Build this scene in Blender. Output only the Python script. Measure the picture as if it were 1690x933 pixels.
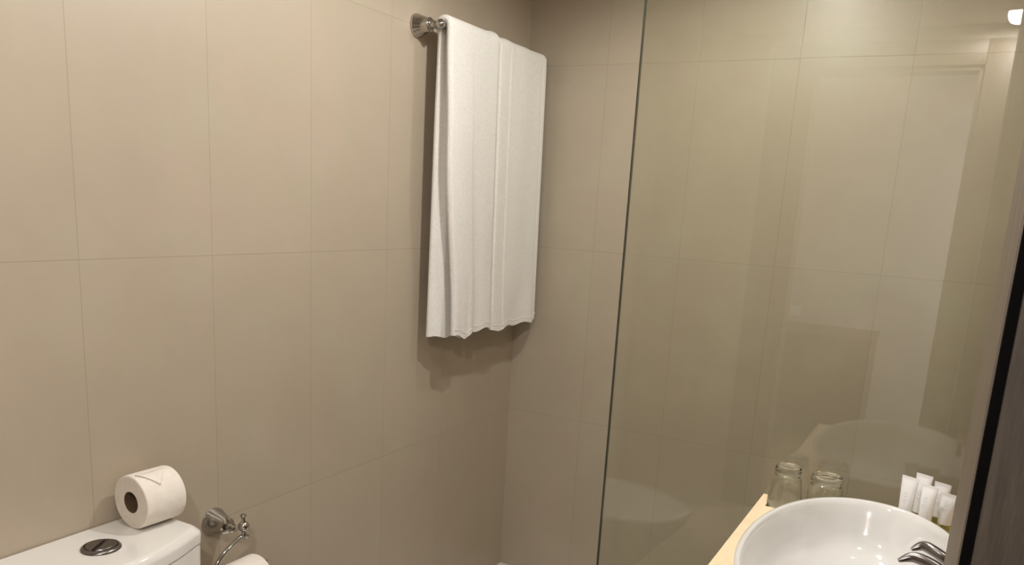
import bpy, bmesh, math, random
from mathutils import Vector, Matrix
random.seed(4)
PI = math.pi
for o in list(bpy.data.objects): bpy.data.objects.remove(o)
SC = bpy.context.scene
COL = SC.collection
H = 1.40                      # camera height above the floor

# ---------------------------------------------------------------- camera
cam_d = bpy.data.cameras.new('camera')
cam = bpy.data.objects.new('camera', cam_d); COL.objects.link(cam)
cam.matrix_world = Matrix(((0.87296997, -0.15554761, 0.46230766, 0),
                           (0.48450594, 0.16698908, -0.85870172, 0),
                           (0.05636866, 0.97361162, 0.22114019, H), (0, 0, 0, 1)))
cam_d.sensor_width = 36; cam_d.lens = 1340 / 1690 * 36
cam_d.shift_y = (640 - 466.5) / 1690
cam_d.clip_start = 0.02
SC.camera = cam

# ---------------------------------------------------------------- world, exposure
SC.view_settings.view_transform = 'Standard'
SC.view_settings.look = 'None'
SC.view_settings.exposure = 0.0
SC.view_settings.gamma = 1.0
SC.view_settings.use_curve_mapping = False
wd = bpy.data.worlds.new('world'); SC.world = wd; wd.use_nodes = True
wd.node_tree.nodes['Background'].inputs[0].default_value = (1, .93, .85, 1)
wd.node_tree.nodes['Background'].inputs[1].default_value = 0.05
WARM = (1.0, 0.99, 0.96)
LAMP = {'left': 44, 'vanity': 7, 'toilet': 15, 'shower': 10, 'entry': 72, 'bedroom': 85}

# ---------------------------------------------------------------- helpers
def new_mat(name):
    m = bpy.data.materials.new(name); m.use_nodes = True
    nt = m.node_tree; b = nt.nodes['Principled BSDF']
    return m, nt, b
def N(nt, t, **kw):
    n = nt.nodes.new(t)
    for k, v in kw.items(): setattr(n, k, v)
    return n
def math_n(nt, op, a, b=None, c=None):
    n = N(nt, 'ShaderNodeMath', operation=op)
    for i, v in enumerate((a, b, c)):
        if v is None: continue
        if isinstance(v, (int, float)): n.inputs[i].default_value = v
        else: nt.links.new(v, n.inputs[i])
    return n.outputs[0]
def mixc(nt, fac, a, b):
    n = N(nt, 'ShaderNodeMix', data_type='RGBA')
    for i, v in ((0, fac), (6, a), (7, b)):
        if isinstance(v, (int, float)): n.inputs[i].default_value = v
        elif isinstance(v, tuple): n.inputs[i].default_value = v if len(v) == 4 else v + (1,)
        else: nt.links.new(v, n.inputs[i])
    return n.outputs[2]
def noise(nt, vec, scale, detail=4, rough=.55):
    n = N(nt, 'ShaderNodeTexNoise'); n.inputs['Scale'].default_value = scale
    n.inputs['Detail'].default_value = detail; n.inputs['Roughness'].default_value = rough
    if vec is not None: nt.links.new(vec, n.inputs['Vector'])
    return n.outputs[0]
def mapping(nt, vec, scale=(1, 1, 1)):
    n = N(nt, 'ShaderNodeMapping'); nt.links.new(vec, n.inputs[0]); n.inputs['Scale'].default_value = scale
    return n.outputs[0]
def ramp(nt, v, lo, hi):
    n = N(nt, 'ShaderNodeMapRange'); nt.links.new(v, n.inputs[0])
    n.inputs[1].default_value = lo; n.inputs[2].default_value = hi
    return n.outputs[0]
def bump(nt, b, h, strength, dist):
    n = N(nt, 'ShaderNodeBump'); nt.links.new(h, n.inputs['Height'])
    n.inputs['Strength'].default_value = strength; n.inputs['Distance'].default_value = dist
    nt.links.new(n.outputs[0], b.inputs['Normal'])
def link(nt, a, b): nt.links.new(a, b)

def tile_mat(name, axis, off_h, off_z, w=.3013, h=.6, dark=(.405, .335, .252), light=(.475, .398, .303)):
    m, nt, b = new_mat(name)
    tc = N(nt, 'ShaderNodeTexCoord').outputs['Object']
    sp = N(nt, 'ShaderNodeSeparateXYZ'); link(nt, tc, sp.inputs[0])
    hc = sp.outputs[0 if axis == 'x' else 1]; zc = sp.outputs[2 if axis != 'f' else 1]
    if axis == 'f': hc = sp.outputs[0]
    a = math_n(nt, 'DIVIDE', math_n(nt, 'SUBTRACT', hc, off_h), w)
    c = math_n(nt, 'DIVIDE', math_n(nt, 'SUBTRACT', zc, off_z), h)
    da = math_n(nt, 'MULTIPLY', math_n(nt, 'PINGPONG', a, .5), w)
    dc = math_n(nt, 'MULTIPLY', math_n(nt, 'PINGPONG', c, .5), h)
    d = math_n(nt, 'MINIMUM', da, dc)
    line = math_n(nt, 'SUBTRACT', 1, ramp(nt, d, .0003, .0013))
    cb = N(nt, 'ShaderNodeCombineXYZ')
    link(nt, math_n(nt, 'FLOOR', a), cb.inputs[0]); link(nt, math_n(nt, 'FLOOR', c), cb.inputs[1])
    wn = N(nt, 'ShaderNodeTexWhiteNoise'); link(nt, cb.outputs[0], wn.inputs[0])
    n1 = noise(nt, tc, 3.2, 5, .6); n2 = noise(nt, tc, 260, 2, .7); n3 = noise(nt, tc, 28, 4, .6)
    f = math_n(nt, 'ADD', math_n(nt, 'MULTIPLY', ramp(nt, n1, .3, .7), .42), math_n(nt, 'MULTIPLY', n2, .26))
    f = math_n(nt, 'ADD', f, math_n(nt, 'MULTIPLY', n3, .2))
    f = math_n(nt, 'ADD', f, math_n(nt, 'MULTIPLY', wn.outputs[0], .20))
    col = mixc(nt, f, dark, light)
    # faint greenish / pinkish clouding of the stoneware
    n4 = noise(nt, tc, 5.5, 3, .5)
    col = mixc(nt, math_n(nt, 'MULTIPLY', ramp(nt, n4, .52, .72), .35), col, (.44, .41, .30))
    n5 = noise(nt, mapping(nt, tc, (1.3, 1.3, 1.3)), 4.1, 3, .5)
    col = mixc(nt, math_n(nt, 'MULTIPLY', ramp(nt, n5, .55, .75), .35), col, (.50, .38, .32))
    col = mixc(nt, math_n(nt, 'MULTIPLY', line, .32), col, (.20, .155, .11))
    link(nt, col, b.inputs['Base Color'])
    b.inputs['Roughness'].default_value = .36
    b.inputs['Specular IOR Level'].default_value = .42
    hgt = math_n(nt, 'SUBTRACT', math_n(nt, 'MULTIPLY', n2, .35), line)
    bump(nt, b, hgt, .25, .0012)
    return m

def plain(name, col, rough=.5, metal=0, noise_amt=0, noise_scale=30, bumpd=0, coat=0):
    m, nt, b = new_mat(name)
    b.inputs['Roughness'].default_value = rough; b.inputs['Metallic'].default_value = metal
    b.inputs['Coat Weight'].default_value = coat; b.inputs['Coat Roughness'].default_value = .05
    tc = N(nt, 'ShaderNodeTexCoord').outputs['Object']
    n = noise(nt, tc, noise_scale, 4)
    dk = tuple(c * (1 - noise_amt) for c in col); lt = tuple(min(1, c * (1 + noise_amt)) for c in col)
    link(nt, mixc(nt, n, dk, lt), b.inputs['Base Color'])
    if bumpd: bump(nt, b, n, .5, bumpd)
    return m

def schlick(nt):
    g = N(nt, 'ShaderNodeNewGeometry')
    v = N(nt, 'ShaderNodeVectorMath', operation='DOT_PRODUCT')
    link(nt, g.outputs['Incoming'], v.inputs[0]); link(nt, g.outputs['Normal'], v.inputs[1])
    c = math_n(nt, 'ABSOLUTE', v.outputs['Value'])
    return math_n(nt, 'ADD', .04, math_n(nt, 'MULTIPLY', .96, math_n(nt, 'POWER', math_n(nt, 'SUBTRACT', 1, c), 5)))
def sheet_glass(name, tint, extra=0.0):
    m = bpy.data.materials.new(name); m.use_nodes = True; nt = m.node_tree; nt.nodes.clear()
    out = N(nt, 'ShaderNodeOutputMaterial')
    tr = N(nt, 'ShaderNodeBsdfTransparent'); tr.inputs[0].default_value = tint + (1,)
    gl = N(nt, 'ShaderNodeBsdfGlossy'); gl.inputs['Roughness'].default_value = 0.0; gl.inputs[0].default_value = (1, 1, 1, 1)
    mx = N(nt, 'ShaderNodeMixShader')
    link(nt, math_n(nt, 'ADD', schlick(nt), extra), mx.inputs[0])
    link(nt, tr.outputs[0], mx.inputs[1]); link(nt, gl.outputs[0], mx.inputs[2])
    link(nt, mx.outputs[0], out.inputs[0])
    return m
def clear_glass(name, col=(1, 1, 1), rough=0.0):
    m, nt, b = new_mat(name)
    b.inputs['Base Color'].default_value = col + (1,); b.inputs['Transmission Weight'].default_value = 1
    b.inputs['Roughness'].default_value = rough; b.inputs['IOR'].default_value = 1.48
    return m
def emis(name, col, s):
    m, nt, b = new_mat(name)
    b.inputs['Emission Color'].default_value = col + (1,); b.inputs['Emission Strength'].default_value = s
    return m

def towel_mat():
    m, nt, b = new_mat('white_terry')
    tc = N(nt, 'ShaderNodeTexCoord').outputs['Object']
    n = noise(nt, tc, 330, 2, .7); n1 = noise(nt, mapping(nt, tc, (1, 1, .12)), 90, 3, .5); n2 = noise(nt, tc, 150, 3, .6)
    f = math_n(nt, 'ADD', math_n(nt, 'MULTIPLY', n, .5), math_n(nt, 'MULTIPLY', n2, .5))
    link(nt, mixc(nt, f, (.60, .56, .515), (1.0, .97, .92)), b.inputs['Base Color'])
    b.inputs['Roughness'].default_value = .95; b.inputs['Sheen Weight'].default_value = .35
    h = math_n(nt, 'ADD', math_n(nt, 'MULTIPLY', f, 1.0), math_n(nt, 'MULTIPLY', n1, .35))
    bump(nt, b, h, .8, .0032)
    return m
def wood_mat(name, dark, light, axis_scale=(14, 14, .9)):
    m, nt, b = new_mat(name)
    tc = N(nt, 'ShaderNodeTexCoord').outputs['Object']
    v = mapping(nt, tc, axis_scale)
    n1 = noise(nt, v, 9, 6, .65); n2 = noise(nt, v, 45, 4, .6)
    f = math_n(nt, 'ADD', math_n(nt, 'MULTIPLY', ramp(nt, n1, .3, .7), .6), math_n(nt, 'MULTIPLY', n2, .4))
    link(nt, mixc(nt, f, dark, light), b.inputs['Base Color'])
    b.inputs['Roughness'].default_value = .5
    bump(nt, b, f, .3, .0008)
    return m
def stone_mat():
    m, nt, b = new_mat('honey_travertine')
    tc = N(nt, 'ShaderNodeTexCoord').outputs['Object']
    n1 = noise(nt, mapping(nt, tc, (3, 1, 1)), 9, 6, .6); n2 = noise(nt, tc, 120, 3, .6); n3 = noise(nt, tc, 30, 5, .7)
    f = math_n(nt, 'ADD', math_n(nt, 'MULTIPLY', n1, .5), math_n(nt, 'MULTIPLY', n2, .25))
    f = math_n(nt, 'ADD', f, math_n(nt, 'MULTIPLY', n3, .3))
    link(nt, mixc(nt, ramp(nt, f, .3, .75), (.72, .52, .32), (.92, .73, .50)), b.inputs['Base Color'])
    b.inputs['Roughness'].default_value = .4
    return m
def paper_mat():
    m, nt, b = new_mat('toilet_paper')
    tc = N(nt, 'ShaderNodeTexCoord').outputs['Object']
    v = N(nt, 'ShaderNodeTexVoronoi'); v.inputs['Scale'].default_value = 130; link(nt, tc, v.inputs[0])
    n = noise(nt, tc, 60, 4)
    link(nt, mixc(nt, n, (.76, .69, .61), (.88, .82, .74)), b.inputs['Base Color'])
    b.inputs['Roughness'].default_value = .9
    bump(nt, b, math_n(nt, 'ADD', v.outputs[0], n), .35, .0012)
    return m
def paper_end_mat():
    m, nt, b = new_mat('toilet_paper_end')
    tc = N(nt, 'ShaderNodeTexCoord').outputs['Object']
    n = noise(nt, mapping(nt, tc, (1, .1, 1)), 160, 3)
    link(nt, mixc(nt, n, (.60, .53, .45), (.78, .71, .62)), b.inputs['Base Color'])
    b.inputs['Roughness'].default_value = .95
    return m

M = {
 'tile_l': tile_mat('beige_tile_left', 'y', .9205, H - .1445),
 'tile_b': tile_mat('beige_tile_back', 'x', -.808, H - .1445, dark=(.385, .322, .245), light=(.455, .385, .295)),
 'tile_r': tile_mat('beige_tile_right', 'y', .9205, H - .1445),
 'tile_f': tile_mat('beige_floor_tile', 'f', 0, 0, .6, .6, (.30, .26, .21), (.40, .35, .28)),
 'tile_d': tile_mat('beige_tile_door_wall', 'x', -.808, H - .1445),
 'ceil': plain('white_ceiling_paint', (.80, .77, .72), .8, noise_amt=.02),
 'white_wall': plain('white_wall_paint', (.62, .60, .60), .8, noise_amt=.02),
 'porcelain': plain('white_porcelain', (.80, .77, .73), .12, noise_amt=.01, coat=.6),
 'basin': plain('white_basin_porcelain', (.70, .68, .655), .08, noise_amt=.01, coat=.8),
 'chrome': plain('chrome', (.50, .485, .46), .09, 1.0, noise_amt=.05),
 'chrome_dark': plain('dark_chrome', (.22, .20, .19), .28, 1.0, noise_amt=.12, noise_scale=80),  # darker, rougher metal than the plain chrome
 'towel': towel_mat(), 'paper': paper_mat(), 'paper_end': paper_end_mat(),
 'card': plain('brown_cardboard', (.11, .065, .035), .95, noise_amt=.1),
 'stone': stone_mat(),
 'wood': wood_mat('grey_brown_wood', (.030, .023, .017), (.12, .095, .075)),
 'wood_strip': wood_mat('grey_brown_wood_edge', (.05, .037, .026), (.34, .27, .20), (60, 30, .6)),
 'wood_casing': wood_mat('brown_door_casing', (.055, .036, .022), (.12, .08, .05)),
 'black': plain('matte_black', (.003, .0025, .0025), .95, noise_amt=.1),
 'screen': sheet_glass('greenish_sheet_glass', (.942, .948, .916), .0),
 'screen_edge': plain('dark_glass_edge', (.03, .035, .025), .3, noise_amt=.3, noise_scale=60),
 'tumbler': clear_glass('clear_tumbler_glass', (.97, .98, .95)),
 'dish': sheet_glass('clear_dish_glass', (.93, .95, .88), .02),
 'tube': plain('white_tube_plastic', (.84, .82, .80), .35, noise_amt=.01),
 'print': plain('pale_grey_print', (.52, .53, .57), .4, noise_amt=.05),
 'cap': clear_glass('olive_cap_plastic', (.74, .70, .30), .15),
 'tray': plain('white_shower_tray', (.80, .78, .75), .3, noise_amt=.02),
 'blue': plain('pale_blue_card', (.80, .92, 1.0), .6, noise_amt=.02),
 'floor_wood': wood_mat('bedroom_floor_wood', (.16, .10, .06), (.28, .19, .12), (1, 12, 12)),
 'lens': emis('lamp_lens', (1, .90, .76), 14),
 'ring': plain('brushed_lamp_ring', (.7, .7, .7), .3, 1.0, noise_amt=.02),
}

M['black'].node_tree.nodes['Principled BSDF'].inputs['Specular IOR Level'].default_value = .1
def obj(name, bm, mat, parent=None, smooth=True, angle=40, fix=True):
    if fix: bmesh.ops.recalc_face_normals(bm, faces=bm.faces[:])
    me = bpy.data.meshes.new(name); bm.to_mesh(me); bm.free()
    mats = mat if isinstance(mat, (list, tuple)) else [mat]
    for m in mats: me.materials.append(m)
    o = bpy.data.objects.new(name, me); COL.objects.link(o)
    if smooth:
        for p in me.polygons: p.use_smooth = True
        try: me.set_sharp_from_angle(angle=math.radians(angle))
        except Exception: pass
    if parent is not None:
        o.parent = parent
        o.matrix_parent_inverse = Matrix.Translation(-Vector(parent.location)) if parent.rotation_euler.z == 0 else \
            (Matrix.Translation(parent.location) @ Matrix.Rotation(parent.rotation_euler.z, 4, 'Z')).inverted()
    return o
def tag(o, label, cat, group=None):
    o['label'] = label; o['category'] = cat
    if group: o['group'] = group
    return o
def thing(name, label, cat, loc=(0, 0, 0), group=None):
    o = bpy.data.objects.new(name, None); COL.objects.link(o); o.location = loc
    o.empty_display_size = .05
    return tag(o, label, cat, group)
def struct(o): o['kind'] = 'structure'; return o

def box(bm, lo, hi, bev=0, seg=2):
    r = bmesh.ops.create_cube(bm, size=1)
    vs = r['verts']
    for v in vs:
        v.co = Vector([lo[i] + (hi[i] - lo[i]) * (v.co[i] + .5) for i in range(3)])
    if bev:
        es = list({e for v in vs for e in v.link_edges})
        bmesh.ops.bevel(bm, geom=es, offset=bev, segments=seg, affect='EDGES', profile=.5)
def boxo(name, lo, hi, mat, parent=None, bev=0, seg=2):
    bm = bmesh.new(); box(bm, lo, hi, bev, seg); return obj(name, bm, mat, parent)
def frame_from(axis):
    a = Vector(axis).normalized()
    t = Vector((0, 0, 1)) if abs(a.z) < .9 else Vector((1, 0, 0))
    u = a.cross(t).normalized(); return a, u, a.cross(u)
def lathe(bm, prof, origin, axis=(0, 0, 1), seg=48, closed=False):
    """prof: list of (radius, distance along axis)"""
    a, u, v = frame_from(axis); o = Vector(origin); rings = []
    for r, h in prof:
        if r < 1e-6: rings.append([bm.verts.new(o + a * h)])
        else: rings.append([bm.verts.new(o + a * h + (u * math.cos(2 * PI * k / seg) + v * math.sin(2 * PI * k / seg)) * r) for k in range(seg)])
    pairs = list(zip(rings, rings[1:]))
    if closed: pairs.append((rings[-1], rings[0]))
    for A, B in pairs:
        for k in range(seg):
            k2 = (k + 1) % seg
            if len(A) == 1 and len(B) == 1: continue
            if len(A) == 1: bm.faces.new((A[0], B[k], B[k2]))
            elif len(B) == 1: bm.faces.new((A[k], A[k2], B[0]))
            else: bm.faces.new((A[k], A[k2], B[k2], B[k]))
    if not closed:
        for R in (rings[0], rings[-1]):
            if len(R) > 1:
                try: bm.faces.new(R)
                except ValueError: pass
def tube(bm, pts, rad, seg=16, caps=True):
    pts = [Vector(p) for p in pts]; n = len(pts)
    rads = rad if isinstance(rad, (list, tuple)) else [rad] * n
    prev = None; rings = []
    for i, p in enumerate(pts):
        t = (pts[min(i + 1, n - 1)] - pts[max(i - 1, 0)]).normalized()
        if prev is None: _, u, v = frame_from(t)
        else:
            u = (prev - t * prev.dot(t)).normalized(); v = t.cross(u)
        prev = u
        rings.append([bm.verts.new(p + (u * math.cos(2 * PI * k / seg) + v * math.sin(2 * PI * k / seg)) * rads[i]) for k in range(seg)])
    for A, B in zip(rings, rings[1:]):
        for k in range(seg):
            bm.faces.new((A[k], A[(k + 1) % seg], B[(k + 1) % seg], B[k]))
    if caps: bm.faces.new(rings[0]); bm.faces.new(rings[-1])
def smooth_path(ctrl, n=10):
    P = [Vector(c) for c in ctrl]; P = [P[0] * 2 - P[1]] + P + [P[-1] * 2 - P[-2]]; out = []
    for i in range(1, len(P) - 2):
        for k in range(n):
            t = k / n; p0, p1, p2, p3 = P[i - 1:i + 3]
            out.append(.5 * ((2 * p1) + (-p0 + p2) * t + (2 * p0 - 5 * p1 + 4 * p2 - p3) * t * t + (-p0 + 3 * p1 - 3 * p2 + p3) * t ** 3))
    out.append(P[-2]); return out
def loft(bm, rings, cap0=True, cap1=True, loop=False):
    R = [[bm.verts.new(p) for p in r] for r in rings]
    pr = list(zip(R, R[1:])) + ([(R[-1], R[0])] if loop else [])
    n = len(R[0])
    for A, B in pr:
        for k in range(n):
            bm.faces.new((A[k], A[(k + 1) % n], B[(k + 1) % n], B[k]))
    if not loop:
        if cap0: bm.faces.new(R[0])
        if cap1: bm.faces.new(R[-1])
def ellipse(cx, cy, a, b, z, n=72, p=2.0):
    out = []
    for k in range(n):
        t = 2 * PI * k / n; c, s = math.cos(t), math.sin(t)
        out.append(Vector((cx + a * math.copysign(abs(c) ** (2 / p), c), cy + b * math.copysign(abs(s) ** (2 / p), s), z)))
    return out
def ball(bm, c, r, seg=24):
    lathe(bm, [(r * math.sin(PI * i / 14), -r * math.cos(PI * i / 14)) for i in range(15)], c, (1, 0, 0), seg)
def sm(x, a, b):
    t = max(0, min(1, (x - a) / (b - a))); return t * t * (3 - 2 * t)

# ================================================================= setting
X0, XR, YB, YG, YD, ZC = -1.40, .34, 2.586, 1.672, -.60, 2.207
struct(boxo('wall_left', (X0 - .1, YD - .12, -.1), (X0, YB + .1, ZC + .1), M['tile_l']))
struct(boxo('wall_back', (X0, YB, -.1), (XR + .1, YB + .1, ZC + .1), M['tile_b']))
struct(boxo('wall_right', (XR, YD - .12, -.1), (XR + .1, YB, ZC + .1), M['tile_r']))
struct(boxo('ceiling', (X0, YD - .12, ZC), (XR, YB, ZC + .1), M['ceil']))
struct(boxo('floor', (X0, YD - .12, -.1), (XR, YB, 0), M['tile_f']))
# door wall behind the camera with the door opening
bm = bmesh.new()
DX0, DX1, DZ = -.72, -.048, 2.05
box(bm, (X0, YD - .12, 0), (DX0, YD, ZC)); box(bm, (DX1, YD - .12, 0), (XR, YD, ZC)); box(bm, (DX0, YD - .12, DZ), (DX1, YD, ZC))
struct(obj('wall_front', bm, M['tile_d'], smooth=False))
bm = bmesh.new()
c = .10
box(bm, (DX0 - .17, YD, 0), (DX0, YD + .015, DZ + c), .003); box(bm, (DX0, YD, DZ), (DX1, YD + .015, DZ + c), .003)
box(bm, (DX0 - .002, YD - .12, 0), (DX0 + .018, YD, DZ)); box(bm, (DX0, YD - .12, DZ - .018), (DX1, YD, DZ + .001))
box(bm, (DX1 - .018, YD - .12, 0), (DX1 + .002, YD, DZ)); box(bm, (DX1, YD, 0), (XR, YD + .015, DZ + c), .003)
struct(obj('trim_1', bm, M['wood_casing']))
# room beyond the door
BY = -2.6; ZB = 2.385
struct(boxo('wall_bedroom_far', (-2.4, BY - .1, -.1), (1.6, BY, ZB + .1), M['white_wall']))
struct(boxo('wall_bedroom_left', (-2.5, BY, -.1), (-2.4, YD - .12, ZB + .1), M['white_wall']))
struct(boxo('wall_bedroom_right', (1.6, BY, -.1), (1.7, YD - .12, ZB + .1), M['white_wall']))
bm = bmesh.new()
box(bm, (-2.4, YD - .16, -.1), (DX0, YD - .121, ZB + .1)); box(bm, (DX1, YD - .16, -.1), (1.6, YD - .121, ZB + .1)); box(bm, (DX0, YD - .16, DZ), (DX1, YD - .121, ZB + .1))
struct(obj('wall_bedroom_near', bm, M['white_wall'], smooth=False))
struct(boxo('ceiling_bedroom', (-2.4, BY, ZB), (1.6, YD - .121, ZB + .1), M['ceil']))
struct(boxo('floor_bedroom', (-2.4, BY, -.1), (1.6, YD - .121, 0), M['floor_wood']))

# shower tray
bm = bmesh.new()
box(bm, (X0, YG - .06, 0), (XR, YB, .012))
box(bm, (X0, YG - .06, .012), (XR, YG + .05, .055), .006); box(bm, (X0, YB - .03, .012), (XR, YB, .035), .004)
box(bm, (X0, YG + .05, .012), (X0 + .03, YB - .03, .035), .004); box(bm, (XR - .03, YG + .05, .012), (XR, YB - .03, .035), .004)
tr = thing('shower_tray', 'white shower tray on the floor in the corner of the tiled walls', 'shower tray', (-.5, 2.1, 0))
obj('basin_floor', bm, M['tray'], tr)
bm = bmesh.new(); lathe(bm, [(0, 0), (.045, 0), (.045, .003), (.038, .005), (0, .005)], (-.5, 2.15, .012)); obj('drain', bm, M['chrome'], tr)

# glass shower screen
scr = thing('shower_screen', 'fixed clear glass shower screen with a thin dark edge beside the towels', 'shower screen', (-.15, YG, .055))
GX = -.646
bm = bmesh.new(); box(bm, (GX + .0015, YG, .056), (XR - .001, YG + .008, 2.25)); obj('glass_panel', bm, M['screen'], scr, smooth=False)
bm = bmesh.new(); box(bm, (GX - .001, YG - .0003, .056), (GX + .0014, YG + .0083, 2.25)); obj('edge', bm, M['screen_edge'], scr, smooth=False)

# ================================================================= vanity
cab = thing('vanity_cabinet', 'grey-brown wooden vanity cabinet under the beige stone worktop', 'cabinet', (0, 1.3, 0))
bm = bmesh.new()
box(bm, (-.25, .99, .10), (XR - .002, 1.600, .12)); box(bm, (-.25, .99, .12), (XR - .002, 1.008, .803)); box(bm, (-.25, 1.582, .12), (XR - .002, 1.600, .803)); box(bm, (XR - .02, 1.008, .12), (XR - .002, 1.582, .803))
obj('body', bm, M['wood'], cab, smooth=False)
boxo('plinth', (-.20, 1.01, 0), (XR - .002, 1.58, .10), M['black'], cab)
for k in range(2):
    y0, y1 = .992 + k * .305, .992 + k * .305 + .302
    d = boxo('door', (-.268, y0, .115), (-.250, y1, .79), M['wood'], cab, .002)
    bm = bmesh.new(); yy = y1 - .04 if k == 0 else y0 + .04
    tube(bm, smooth_path([(-.268, yy, .62), (-.290, yy, .63), (-.290, yy, .72), (-.268, yy, .73)], 6), .004)
    h = obj('handle', bm, M['chrome'], cab); h.parent = d; h.matrix_parent_inverse = Matrix()
    h.matrix_world = Matrix()
# worktop with a hole for the basin and a lowered ledge at the back
CT = H - .56
def worktop():
    bm = bmesh.new(); z = CT
    outer = [(-.290, .967), (XR, .967), (XR, 1.597), (-.272, 1.597), (-.272, 1.671), (-.290, 1.671)]
    pts = []
    for i, p in enumerate(outer):
        q = outer[(i + 1) % len(outer)]; n = max(1, int(math.dist(p, q) / .05))
        pts += [(p[0] + (q[0] - p[0]) * k / n, p[1] + (q[1] - p[1]) * k / n) for k in range(n)]
    vo = [bm.verts.new((x, y, z)) for x, y in pts]
    vi = [bm.verts.new(p) for p in ellipse(-.077, 1.31, .1565, .283, z, 48)]
    es = [bm.edges.new((L[i], L[(i + 1) % len(L)])) for L in (vo, vi) for i in range(len(L))]
    bmesh.ops.triangle_fill(bm, edges=es, use_beauty=True)
    r = bmesh.ops.extrude_face_region(bm, geom=bm.faces[:])
    bmesh.ops.translate(bm, verts=[g for g in r['geom'] if isinstance(g, bmesh.types.BMVert)], vec=(0, 0, -.035))
    return bm
wt = thing('worktop', 'beige stone vanity worktop carrying the white oval basin', 'worktop', (0, 1.3, CT - .04))
obj('slab', worktop(), M['stone'], wt, angle=30)
boxo('back_ledge', (-.2715, 1.5975, CT - .035), (XR - .001, 1.671, CT - .007), M['stone'], wt)

# basin
def basin():
    cx, cy, zr = -.077, 1.31, H - .51
    a, b = .173, .305
    prof = [(-.018, -.0235, -.052), (-.015, -.0205, -.050), (-.011, -.014, -.035), (-.005, -.006, -.014), (-.001, -.0015, -.005), (0, 0, -.0025), (-.002, -.002, 0),
            (-.008, -.008, 0), (-.011, -.011, -.002), (-.014, -.016, -.010), (-.021, -.026, -.030), (-.027, -.035, -.055), (-.036, -.048, -.075),
            (-.052, -.07, -.091), (-.075, -.11, -.101), (-.11, -.18, -.106), (-.15, -.275, -.109)]
    outs = [(-.15, -.28, -.124), (-.075, -.12, -.122), (-.042, -.058, -.108), (-.026, -.034, -.080)]
    rings = [ellipse(cx, cy, a + da, b + db, zr + dz, 96, 2.08) for da, db, dz in outs + prof]
    bm = bmesh.new(); loft(bm, rings); return bm
ba = thing('basin', 'white oval vessel basin set on the beige worktop', 'basin', (-.077, 1.31, CT))
obj('bowl', basin(), M['basin'], ba, angle=60)
bm = bmesh.new(); lathe(bm, [(0, 0), (.03, 0), (.031, .002), (.026, .004), (.022, .004), (.020, .009), (0, .011)], (-.077, 1.31, H - .6195)); obj('drain', bm, M['chrome'], ba)

# mixer tap with cross handles
tp = thing('mixer_tap', 'chrome mixer tap with cross handles beside the oval basin', 'tap', (.16, 1.22, CT))
bm = bmesh.new()
lathe(bm, [(.03, 0), (.03, .004), (.024, .010), (.017, .022), (.015, .08), (.019, .085), (.021, .10), (.019, .115), (.012, .125), (.007, .132), (0, .135)], (.16, 1.22, CT))
tube(bm, [(.16, 1.12, CT + .10), (.16, 1.32, CT + .10)], .011)
obj('body', bm, M['chrome'], tp)
bm = bmesh.new(); pth = smooth_path([(-.0020, 1.164, H - .424), (.0115, 1.170, H - .418), (.0260, 1.158, H - .418), (.046, 1.148, H - .424), (.09, 1.15, H - .44), (.155, 1.215, H - .455)], 8)
nn = len(pth); tube(bm, pth, [.0024 + .0050 * math.sin(min(1, i / 12) * PI / 2) for i in range(nn)], 20); obj('spout', bm, M['chrome_dark'], tp)
for yy, sx in ((1.125, -1), (1.315, -1)):
    c0 = Vector((.055, yy, CT + .10)); bm = bmesh.new()
    tube(bm, [(.16, yy, CT + .10), (.065, yy, CT + .10)], .007); ball(bm, c0, .011)
    for an in (.35, .35 + PI / 2, .35 + PI, .35 + 1.5 * PI):
        d = Vector((0, math.cos(an), math.sin(an)))
        if an < .4: d = Vector((0, math.cos(an), math.sin(an)))
        tube(bm, [c0, c0 + d * .02, c0 + d * .034], [.0045, .004, .006]); ball(bm, c0 + d * .036, .0068, 12)
    obj('cross_handle', bm, M['chrome'], tp)
bm = bmesh.new(); pth = smooth_path([(-.0145, 1.112, H - .424), (.0010, 1.119, H - .418), (.0195, 1.113, H - .418), (.042, 1.105, H - .424), (.09, 1.10, H - .44), (.16, 1.13, H - .455)], 8)
nn = len(pth); tube(bm, pth, [.0024 + .0050 * math.sin(min(1, i / 12) * PI / 2) for i in range(nn)], 20)
obj('lever', bm, M['chrome_dark'], tp)

# tumblers, upside down on the ledge
def tumbler(x, y, z, h, r0, r1, label):
    t = thing('tumbler', label, 'glass', (x, y, z), 'upturned drinking glasses')
    bm = bmesh.new(); w = .0022
    out = [(r0, .0008), (r0 - .0018, h * .25), (r1 + .0062, h * .62), (r1 + .0040, h * .75), (r1 + .0008, h * .80), (r1 + .0028, h * .86), (r1 + .0028, h * .93), (r1 + .001, h * .985), (r1 - .002, h), (r1 - .006, h - .0008), (r1 - .009, h - .0035), (.0001, h - .0045)]
    inn = [(.0001, h * .82), (r1 - .004, h * .805), (r1 + .001, h * .75), (r1 + .0062 - w, h * .62), (r0 - .0018 - w, h * .25), (r0 - w, .0008), (r0 - w * .5, 0)]
    lathe(bm, out + inn, (x, y, z), seg=64, closed=True)
    obj('glass_body', bm, M['tumbler'], t, angle=60)
    return t
LZ = CT - .007
tumbler(-.242, 1.6335, LZ, .088, .0345, .0225, 'upturned clear glass tumbler nearest the worktop corner')
tumbler(-.168, 1.6265, LZ, .086, .0345, .0268, 'upturned clear glass tumbler second from the worktop corner, nearer the toiletry tubes')

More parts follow.
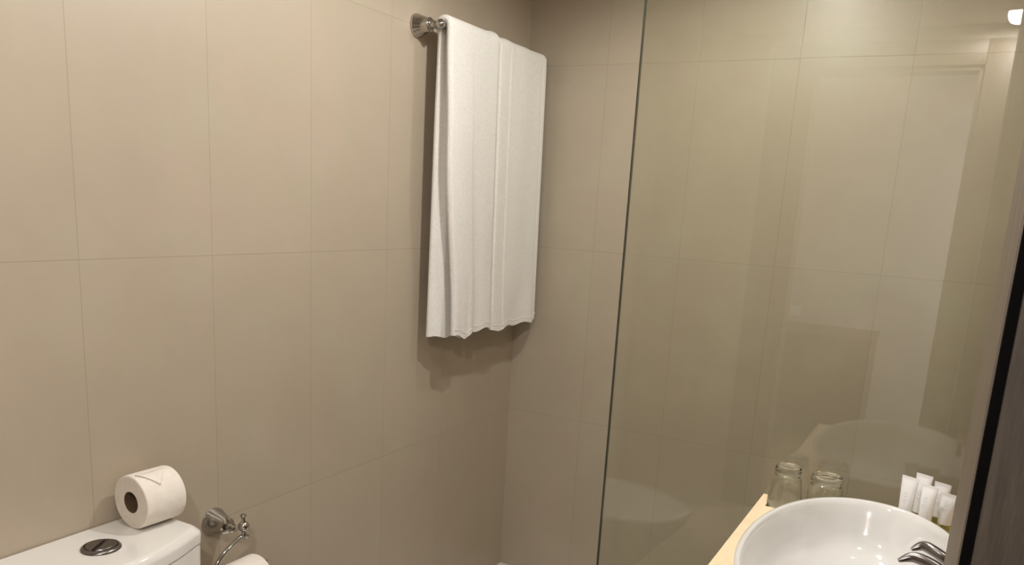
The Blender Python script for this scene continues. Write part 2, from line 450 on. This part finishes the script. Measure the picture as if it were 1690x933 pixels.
# toiletry tubes on a clear dish
dish = thing('glass_dish', 'clear glass dish under the toiletry tubes behind the basin', 'dish', (.012, 1.6365, LZ))
bm = bmesh.new()
def rrect(cx, cy, a, b, z, n=64): return ellipse(cx, cy, a, b, z, n, 6)
loft(bm, [rrect(.012, 1.6365, .054, .031, LZ), rrect(.012, 1.6365, .056, .032, LZ + .004), rrect(.012, 1.6365, 0.060, .0340, LZ + .034),
          rrect(.012, 1.6365, .058, .0335, LZ + .034), rrect(.012, 1.6365, .054, .031, LZ + .026), rrect(.012, 1.6365, .052, .029, LZ + .024)])
obj('dish_body', bm, M['dish'], dish)
DZ0 = LZ + .0245
def tube_bottle(x, y, h, yaw, label, w=.0155):
    t = thing('toiletry_tube', label, 'toiletry tube', (x, y, DZ0), 'toiletry tubes behind the basin')
    cy_, sy_ = math.cos(yaw), math.sin(yaw)
    def ring(a, b, z, n=40, p=2.0):
        return [Vector((x + (q.x) * cy_ - (q.y) * sy_, y + (q.x) * sy_ + (q.y) * cy_, DZ0 + z)) for q in ellipse(0, 0, a, b, z, n, p)]
    ch = .017
    bm = bmesh.new()
    loft(bm, [ring(.0100, .0100, .0), ring(.0108, .0108, .001), ring(.0112, .0112, ch - .001), ring(.0105, .0105, ch)])
    obj('cap', bm, M['cap'], t)
    bm = bmesh.new(); r = .0118; H1 = h
    loft(bm, [ring(.0095, .0095, ch + .0002), ring(r, r, ch + .001), ring(r, r, ch + .004), ring(r + .0012, r * .86, ch + (H1 - ch) * .35), ring(r + .0026, r * .55, ch + (H1 - ch) * .7, p=2.2),
              ring(w - .0002, .0016, H1 - .007, p=3), ring(w, .0010, H1 - .0055, p=4), ring(w, .0009, H1, p=4)])
    b = obj('tube_body', bm, M['tube'], t)
    # printed mark: a small oval crest with two text rules, on the camera-facing side
    bm = bmesh.new(); front = Vector((sy_, -cy_, 0)); side = Vector((cy_, sy_, 0))
    def patch(u0, u1, z0, z1):
        vs = []
        for (u, z) in ((u0, z0), (u1, z0), (u1, z1), (u0, z1)):
            f_ = (z - ch) / (H1 - ch); d = r * (1 - .62 * min(1, f_ / .95) ** 1.0) + .0016
            vs.append(bm.verts.new(Vector((x, y, DZ0 + z)) + side * u + front * d))
        bm.faces.new(vs)
    for k in range(10):
        a0 = 2 * PI * k / 10; patch(.0028 * math.cos(a0) - .0006, .0028 * math.cos(a0) + .0006, ch + .040 + .0045 * math.sin(a0) - .0005, ch + .040 + .0045 * math.sin(a0) + .0005)
    patch(-.0045, .0045, ch + .029, ch + .0298); patch(-.003, .003, ch + .025, ch + .0256)
    obj('print', bm, M['print'], t, smooth=False, fix=False)
    return t
hh = lambda top: (H + top) - DZ0
tube_bottle(-.0245, 1.622, hh(-.4525), -.42, 'white toiletry tube with clear cap, leftmost of the five behind the basin')
tube_bottle(-.002, 1.652, hh(-.4515), -.42, 'white toiletry tube at the back, directly behind the gap between the two leftmost front tubes')
tube_bottle(.0095, 1.613, hh(-.459), -.50, 'white toiletry tube, middle one of the front row behind the basin')
tube_bottle(.0300, 1.650, hh(-.461), -.42, 'white toiletry tube at the back right, half hidden behind the front tubes')
tube_bottle(.0425, 1.613, hh(-.468), -.42, 'white toiletry tube at the right end of the front row, beside the dark wood')

# ================================================================= towel rail and towels
RX, RZ = -1.322, H + .456
rail = thing('towel_rail', 'chrome towel rail on the tiled wall carrying the white towels', 'towel rail', (X0, 2.24, RZ))
def mount(y, z, parent, name='wall_mount', big=.031, x1=RX):
    bm = bmesh.new(); d = x1 - X0
    lathe(bm, [(0, 0), (big, 0), (big, .005), (big * .93, .009), (big * .90, .012), (big * .78, .022), (big * .66, .034), (big * .60, .042), (big * .60, .046), (big * .5, .049),
               (.0085, .051), (.0075, .056), (.0105, .059), (.0105, .062), (.007, .064), (.006, d - .008), (0, d - .006)], (X0, y, z), (1, 0, 0), 56)
    obj(name, bm, M['chrome'], parent)
YR0, YR1 = 1.934, 2.548
for yy in (YR0, YR1):
    mount(yy, RZ, rail)
    bm = bmesh.new(); ball(bm, (RX, yy, RZ), .0135, 28); obj('end_ball', bm, M['chrome'], rail)
bm = bmesh.new(); tube(bm, [(RX, YR0 + .008, RZ), (RX, YR1 - .008, RZ)], .008, 24); obj('bar', bm, M['chrome'], rail)

def towel(name_label, y0, y1, zf, zb, th, dfun, ends, seed, topfun):
    """closed slab of folded terry swept from the back hem over the bar and down to the front hem"""
    t = thing('towel', name_label, 'towel', (RX, (y0 + y1) / 2, zf), 'folded towels on the rail')
    rr = .0085 + th / 2
    def centre(s_kind, k):      # returns x, z, normal, v (0 top .. 1 hem), side
        if s_kind == 'b': return RX - rr - .006 * k ** 1.5, RZ - (RZ - zb) * k, (-1, 0), k, -1
        if s_kind == 'f': return RX + rr + .004 * k, RZ - (RZ - zf) * k, (1, 0), k, 1
        a = PI * (1 - k); return RX + rr * math.cos(a), RZ + rr * math.sin(a), (math.cos(a), math.sin(a)), 0, 0
    path = [('b', 1 - k / 44) for k in range(44)] + [('t', k / 12) for k in range(13)] + [('f', (k + 1) / 48) for k in range(48)]
    NU = 90; rings = []
    for kind, k in path:
        x, z, n, v, side = centre(kind, k)
        a0, a1 = ends(side, v)
        ya, yb = y0 + a0, y1 + a1
        ring = []
        def P(u, off, sgn, edge):
            y = ya + (yb - ya) * u
            d = dfun(side, u, v) if side else dfun(1, u, 0) * max(0, math.cos(PI * (1 - k)) * .5 + .5) + topfun(u)
            ez = 0
            if v > .9: ez = .004 * math.sin(u * 17 + seed) * (v - .9) * 10
            zz = z + n[1] * (off + d) + ez - (hemdrop(u) * v if side == 1 else 0)
            return Vector((x + n[0] * (off + d * (1 if side >= 0 else 1)), y, zz))
        hemdrop = lambda u: HD(u)
        for i in range(NU + 1):
            u = i / NU; e = min(u, 1 - u) * (yb - ya); q = th / 2
            w = q * math.sqrt(max(0, 1 - max(0, 1 - e / q) ** 2)) if e < q else q
            ring.append(P(u, max(w, .0006), 1, e))
        for i in range(NU, -1, -1):
            u = i / NU; e = min(u, 1 - u) * (yb - ya); q = th / 2
            w = q * math.sqrt(max(0, 1 - max(0, 1 - e / q) ** 2)) if e < q else q
            ring.append(P(u, -max(w, .0006), -1, e))
        rings.append(ring)
    bm = bmesh.new(); loft(bm, rings)
    obj('cloth', bm, M['towel'], t, angle=75)
    # stitched hem: a slightly raised band just above the front edge
    bm = bmesh.new(); hr = []
    for kk in (.985, .981, .977):
        x, z, n, v, side = centre('f', kk); a0, a1 = ends(1, v); ya, yb = y0 + a0, y1 + a1; row = []
        for i in range(NU + 1):
            u = .012 + .976 * i / NU; y = ya + (yb - ya) * u
            row.append(bm.verts.new((x + th / 2 + dfun(1, u, v) + (.0012 if kk == .981 else -.001), y, z - HD(u) * v + .004 * math.sin(u * 17 + seed) * max(0, v - .9) * 10)))
        hr.append(row)
    for A, B in zip(hr, hr[1:]):
        for i in range(NU): bm.faces.new((A[i], A[i + 1], B[i + 1], B[i]))
    obj('hem', bm, M['towel'], t)
    return t
# first towel (near the camera)
def d1(side, u, v):
    if side < 0: return .002 * math.sin(u * 9) + (.003 - .019 * sm(u, .0, .17)) * sm(v, .0, .3)
    d = .011 * (1 - sm(u, .43, .45)) * sm(v, .0, .35)                # near pleat lies over the rest
    d += .004 * math.sin(PI * min(1, u / .42)) * sm(v, .1, .6)
    d += .0016 * math.sin(u * 17 + 1.2 * v) * sm(v, .2, 1)
    d += .007 * sm(u, .60, .90) * (1 - sm(u, .93, 1)) * sm(v, .75, 1)
    d -= .005 * math.exp(-((u - .22 - .10 * v) / .05) ** 2) * sm(v, .72, 1)
    
    return d
def e1(side, v):
    if side < 0: return (.008 + .002 * v, -.02)
    return (-.006 + .07 * sm(v, .35, 1.0) * .75, .00 + .022 * v)
HD = lambda u: .010 * math.exp(-((u - .28) / .17) ** 2) - .004 * sm(u, .45, 1)
towel('white bath towel hanging at the near end of the rail, beside the rail end ball', 1.951, 2.206, H - .392, H - .400, .020, d1, e1, 0.4, lambda u: .004 * sm(u, .80, .93))
def d2(side, u, v):
    if side < 0: return .002 * math.sin(u * 9 + 1)
    d = .0026 * sm(u, .200, .226) - .001 * sm(u, .23, .5) 
    d += .0009 * math.sin(u * 15 + 1.5 * v)
    d -= .0022 * math.exp(-((u - .90 - .02 * v) / .012) ** 2)
    d += .006 * sm(v, .8, 1) * math.sin(u * 9.5)
    return d
def e2(side, v):
    if side < 0: return (.02, -.012)
    return (.00 + .020 * v, -.012 + .018 * v)
HD = lambda u: .006 * (1 - sm(u, .10, .45)) - .012 * sm(u, .85, 1)
towel('white bath towel at the far end of the rail, nearest the corner of the walls', 2.218, 2.534, H - .398, H - .395, .016, d2, e2, 2.0, lambda u: .003 * math.exp(-((u - .17) / .06) ** 2))

# ================================================================= toilet
CY = .866; XF = X0 + .004
wc = thing('toilet', 'white close-coupled toilet with a dual flush button against the left wall', 'toilet', (-1.1, CY, 0))
def cist(inset, z, n_c=8):
    """cistern outline, anticlockwise: straight back, rounded corners, bowed front"""
    hw = .179 - inset; xb = XF; xs = -1.236 - inset; bow = .036; rc = .022; pts = []
    pts.append((xb, CY - hw)); pts.append((xb + .06, CY - hw))
    def arc(cx, cy, r, a0, a1, n): return [(cx + r * math.cos(a0 + (a1 - a0) * k / n), cy + r * math.sin(a0 + (a1 - a0) * k / n)) for k in range(n + 1)]
    pts += arc(xs - rc, CY - hw + rc, rc, -PI / 2, -.12, n_c)
    for k in range(1, 24):
        t = k / 24; y = CY - hw + rc + (2 * hw - 2 * rc) * t
        pts.append((xs + bow * (1 - (2 * t - 1) ** 2), y))
    pts += arc(xs - rc, CY + hw - rc, rc, .12, PI / 2, n_c)
    pts.append((xb + .06, CY + hw)); pts.append((xb, CY + hw))
    return [Vector((x, y, z)) for x, y in pts]
ZT = H - .66
bm = bmesh.new()
loft(bm, [cist(.012, .405), cist(.008, .415), cist(.003, .50), cist(.001, ZT - .042), cist(.002, ZT - .036), cist(.006, ZT - .0345)])
obj('cistern', bm, M['porcelain'], wc, angle=35)
bm = bmesh.new()
loft(bm, [cist(.004, ZT - .0335), cist(.0, ZT - .032), cist(-.0005, ZT - .014), cist(.001, ZT - .009), cist(.0075, ZT - .0022), cist(.010, ZT - .0005), cist(.014, ZT)])
obj('cistern_lid', bm, M['porcelain'], wc, angle=50)
fb = bmesh.new(); BC = (-1.303, CY, ZT)
lathe(fb, [(0, .0002), (.0345, .0002), (.0345, .002), (.032, .005), (.0285, .0062), (.0275, .004), (0, .004)], BC)
ring = obj('flush_button', fb, M['chrome_dark'], wc)
for sgn, nm in ((1, 'half_flush_push'), (-1, 'full_flush_push')):
    bm = bmesh.new(); pts = []; r = .0262
    d0 = .004 if sgn > 0 else -.004
    an = [(-PI / 2 + .16) + (PI - .32) * k / 20 for k in range(21)]
    base = [(r * math.cos(a) if True else 0, r * math.sin(a)) for a in an]
    # split line runs along the room's depth axis turned a little
    rot = .5 if sgn > 0 else .5 + PI
    def tr_(p, z, s):
        x, y = p[0] * s + .0008, p[1] * s
        return Vector((BC[0] + x * math.cos(rot) - y * math.sin(rot), BC[1] + x * math.sin(rot) + y * math.cos(rot), ZT + z))
    top = .0085 if sgn > 0 else .0078
    loft(bm, [[tr_(p, .0041, 1) for p in base], [tr_(p, top - .0018, .99) for p in base], [tr_(p, top, .93) for p in base]])
    o = obj(nm, bm, M['chrome_dark'], wc)
    o.parent = ring; o.matrix_parent_inverse = ring.matrix_parent_inverse.inverted() if False else Matrix()
    o.matrix_basis = Matrix()
# pan, seat and lid
def egg(x0, x1, hw, z, n=64):
    cx = x0 + (x1 - x0) * .42; out = []
    for k in range(n):
        t = 2 * PI * k / n; c, s = math.cos(t), math.sin(t)
        ax = (x1 - cx) if c > 0 else (cx - x0)
        p = 2.0 if c > 0 else 2.9
        out.append(Vector((cx + ax * math.copysign(abs(c) ** (2 / p), c), CY + hw * math.copysign(abs(s) ** (2 / p), s), z)))
    return out
bm = bmesh.new()
loft(bm, [egg(-1.36, -.86, .115, 0), egg(-1.36, -.86, .115, .01), egg(-1.365, -.88, .105, .10), egg(-1.37, -.84, .12, .20), egg(-1.38, -.74, .165, .32), egg(-1.385, -.69, .182, .375), egg(-1.385, -.68, .185, .395), egg(-1.385, -.685, .18, .402),
          egg(-1.22, -.73, .135, .402), egg(-1.20, -.75, .12, .37), egg(-1.15, -.80, .09, .28), egg(-1.10, -.88, .05, .22)])
obj('pan', bm, M['porcelain'], wc, angle=60)
bm = bmesh.new()
loft(bm, [egg(-1.19, -.668, .186, .405), egg(-1.195, -.662, .190, .410), egg(-1.195, -.662, .190, .418), egg(-1.19, -.668, .186, .422),
          egg(-1.13, -.735, .12, .422), egg(-1.125, -.74, .115, .416), egg(-1.13, -.735, .12, .405)], loop=True)
obj('seat', bm, M['porcelain'], wc, angle=60)
bm = bmesh.new()
loft(bm, [egg(-1.19, -.664, .187, .4235), egg(-1.198, -.658, .192, .428), egg(-1.198, -.658, .192, .438), egg(-1.19, -.665, .186, .445), egg(-1.16, -.70, .16, .449), egg(-1.08, -.80, .09, .4505)])
obj('seat_lid', bm, M['porcelain'], wc, angle=60)
for s in (-1, 1):
    bm = bmesh.new(); tube(bm, [(-1.205, CY + s * .075 - .02, .437), (-1.205, CY + s * .075 + .02, .437)], .009)
    box(bm, (-1.216, CY + s * .075 - .012, .402), (-1.196, CY + s * .075 + .012, .432), .002)
    obj('hinge', bm, M['chrome'], wc)

# toilet roll on the cistern
def roll(name, label, c, axis, R, r, W, tear=None):
    t = thing(name, label, 'toilet roll', (c[0], c[1], c[2] - R))
    a = Vector(axis).normalized(); o = Vector(c) - a * W / 2
    bm = bmesh.new()
    # slightly soft, not quite round outside
    lathe(bm, [(R - .0022, 0), (R - .0006, .0012), (R, .004), (R + .0003, W / 2), (R, W - .004), (R - .0006, W - .0012), (R - .0022, W)], o, a, 96)
    for f in list(bm.faces):
        if len(f.verts) > 10: bm.faces.remove(f)
    obj('paper', bm, M['paper'], t)
    for h0, s in ((0, -1), (W, 1)):
        bm = bmesh.new()
        a_, u_, v_ = frame_from(a); prev = None
        for k in range(15):
            rad = r + (R - .0022 - r) * k / 14
            rg = [bm.verts.new(o + a * (h0 + s * (.0006 * (k % 2)) * (0 if k == 14 else 1)) + (u_ * math.cos(2 * PI * q / 96) + v_ * math.sin(2 * PI * q / 96)) * rad) for q in range(96)]
            if prev:
                for q in range(96): bm.faces.new((prev[q], prev[(q + 1) % 96], rg[(q + 1) % 96], rg[q]))
            prev = rg
        obj('paper_end', bm, M['paper_end'], t)
    bm = bmesh.new()
    lathe(bm, [(r, 0), (r, W), (r - .0012, W), (r - .0012, 0)], o, a, 48, closed=True)
    # squeeze the cardboard core a little
    obj('core', bm, M['card'], t)
    if tear:
        a_, u_, v_ = frame_from(a); bm = bmesh.new(); n1, n2 = 24, 6; rows = []
        for i in range(n1 + 1):
            row = []
            for j in range(n2 + 1):
                x_, th_ = tear(i / n1, j / n2)
                row.append((x_, th_))
            rows.append(row)
        for lift in (.0008, .0016):
            pass
        G = [[bm.verts.new(o + a * x_ + (u_ * math.cos(th_) + v_ * math.sin(th_)) * (R + .0012 + .0015 * j / n2)) for j, (x_, th_) in enumerate(row)] for row in rows]
        for A, B in zip(G, G[1:]):
            for j in range(n2): bm.faces.new((A[j], A[j + 1], B[j + 1], B[j]))
        ob = obj('folded_sheet_end', bm, M['paper'], t)
        md = ob.modifiers.new('thick', 'SOLIDIFY'); md.thickness = .0006
    return t
RC = (-1.335, .9987, ZT + .0537)
ax = (math.sin(.0404), math.cos(.0404), 0)
_, U_, V_ = frame_from(ax)
# angle (in the u,v frame) of the roll's upper front side
def ang(dx, dz):
    d = Vector((dx, 0, dz)).normalized(); return math.atan2(d.dot(V_), d.dot(U_))
A0 = ang(.0, 1); A1 = ang(1, 1.0)
if A1 - A0 > PI: A1 -= 2 * PI
if A0 - A1 > PI: A1 += 2 * PI
def tear(i, j):      # triangular folded sheet end pointing down the front
    x = .006 + .062 * i
    reach = 1 - abs(i - .5) * 2
    th = A0 + (A1 - A0) * (.15 + .95 * reach * j)
    return x, th
roll('toilet_roll', 'full white toilet roll lying on its side on top of the cistern', RC, ax, .0535, .0215, .0861, tear)

# toilet paper holder with hanging roll
HY, HZ = 1.206, H - .744
ho = thing('toilet_paper_holder', 'chrome toilet paper holder with a curved arm, fixed to the wall beside the cistern', 'toilet paper holder', (X0, HY, HZ))
mount(HY, HZ, ho, 'wall_mount', .033, RX)
PX = RX + .002; BYY, BZ = 1.221, H - .740
bm = bmesh.new(); ball(bm, (PX, BYY, BZ), .0125, 28)
lathe(bm, [(.0065, .0), (.004, .008), (.0035, .013), (.006, .016), (.0075, .019), (.006, .0225), (0, .024)], (PX, BYY, BZ + .006)); obj('ball_joint', bm, M['chrome'], ho)
bm = bmesh.new(); tube(bm, [(RX - .012, HY, HZ), (PX, BYY, BZ)], .0055); obj('stem', bm, M['chrome'], ho)
bm = bmesh.new()
arm = smooth_path([(PX, 1.232, H - .768), (PX, 1.219, H - .762), (PX, 1.195, H - .770), (PX, 1.165, H - .785), (PX, 1.145, H - .803), (PX, 1.138, H - .825), (PX, 1.139, H - .845), (PX, 1.150, H - .858),
                   (PX, 1.18, H - .861), (PX, 1.22, H - .861), (PX, 1.262, H - .861), (PX, 1.278, H - .857), (PX, 1.287, H - .845)], 7)
tube(bm, arm, .005, 16); lathe(bm, [(.0045, -.010), (.0055, -.006), (.0055, .002), (.004, .006)], (PX, BYY, H - .759)); obj('arm', bm, M['chrome'], ho)
roll('toilet_roll', 'white toilet roll hanging on the chrome holder below the cistern top', (PX, 1.2175, H - .8745), (0, 1, 0), .052, .0185, .088)

# ================================================================= dark wooden cabinet beside the camera
tc_ = thing('tall_cabinet', 'tall grey-brown wooden cabinet with a black strip at the right edge', 'cabinet', (.18, .80, 0))
CX0 = .0310; CH = 2.06
boxo('side_panel', (CX0, .684, 0), (CX0 + .0014, .94, CH), M['wood_strip'], tc_)
boxo('gap_strip', (CX0 + .0015, .676, 0), (CX0 + .0085, .93, CH), M['black'], tc_)  # solid black strip filling the gap between side panel and door
boxo('door', (CX0 + .0087, .668, .01), (XR - .004, .688, CH - .01), M['wood'], tc_, .001)
boxo('carcass', (CX0 + .0087, .689, 0), (XR - .002, .94, CH), M['wood'], tc_)

# ================================================================= things in the bedroom beyond the door (mirrored in the screen)
dk = thing('desk', 'brown wooden desk in the next room, mirrored in the shower screen', 'desk', (-.75, -2.35, 0))
boxo('desk_top', (-1.30, BY + .005, .67), (-.42, -2.05, .70), M['wood_casing'], dk, .003)
for x0 in (-1.29, -.46): boxo('side', (x0, BY + .01, 0), (x0 + .03, -2.07, .67), M['wood_casing'], dk)
boxo('drawer_box', (-1.26, BY + .01, .10), (-.46, -2.08, .67), M['wood_casing'], dk, .002)
cd = boxo('card', (-1.03, BY + .001, .745), (-.945, BY + .006, .815), M['blue']); tag(cd, 'small pale blue square card on the white wall above the desk', 'card')

# ================================================================= lamps
def downlight(x, y, z, power, label, spot=150, blend=.9, r=.035, col=WARM):
    t = thing('downlight', label, 'ceiling light', (x, y, z), 'recessed ceiling downlights')
    bm = bmesh.new(); lathe(bm, [(.042, 0), (.050, 0), (.050, -.004), (.043, -.006), (.038, -.003), (.036, 0)], (x, y, z), (0, 0, 1), 48, closed=True); obj('ring', bm, M['ring'], t)
    bm = bmesh.new(); lathe(bm, [(0, -.0005), (.036, -.0005), (.036, -.0015), (0, -.0015)], (x, y, z)); obj('lens', bm, M['lens'], t)
    l = bpy.data.lights.new('lamp', 'SPOT'); l.energy = power; l.color = col; l.shadow_soft_size = r
    l.spot_size = math.radians(spot); l.spot_blend = blend
    lo = bpy.data.objects.new('downlight_lamp', l); COL.objects.link(lo); lo.parent = t; lo.location = (0, 0, -.012)
    return t
SPOT = (176, .35)
downlight(-.54, 1.60, ZC, LAMP['left'], 'round recessed ceiling downlight in front of the glass screen', *SPOT)
downlight(.035, 1.26, ZC, LAMP['vanity'], 'round recessed ceiling downlight above the basin', *SPOT)
downlight(-.50, 2.10, ZC, LAMP['shower'], 'added round ceiling downlight inside the shower, brightening its back wall', *SPOT)  # added lamp, lifts the dim upper back wall and corner
downlight(-.75, .75, ZC, LAMP['toilet'], 'added round ceiling downlight above the toilet, brightening the left wall', *SPOT)  # added lamp, brightens the upper left wall and the cistern
downlight(.035, -.40, ZC, LAMP['entry'], 'round recessed ceiling downlight just inside the door', *SPOT)
bl = thing('added_lamp', 'added round lamp brightening the next room, unseen behind the door wall', 'ceiling light', (.75, -1.6, ZB))  # added unseen lamp, there only to brighten the room beyond the door
bm = bmesh.new(); lathe(bm, [(0, -.001), (.15, -.001), (.15, -.03), (.14, -.04), (0, -.04)], (.75, -1.6, ZB)); obj('lamp_case', bm, M['ceil'], bl)
l = bpy.data.lights.new('bedroom_fill', 'AREA'); l.shape = 'DISK'; l.energy = LAMP['bedroom']; l.size = .28; l.color = (1, .97, .95)
lo = bpy.data.objects.new('bedroom_fill', l); COL.objects.link(lo); lo.parent = bl; lo.location = (0, 0, -.045)
sq = thing('ceiling_spot', 'small square lit ceiling spot in the next room, a bright dash in the shower screen', 'ceiling light', (-.43, -2.42, ZB))
boxo('frame', (-.475, -2.465, ZB - .004), (-.385, -2.375, ZB - .0005), M['ring'], sq, .001)
boxo('lens', (-.465, -2.455, ZB - .006), (-.395, -2.385, ZB - .0042), M['lens'], sq)
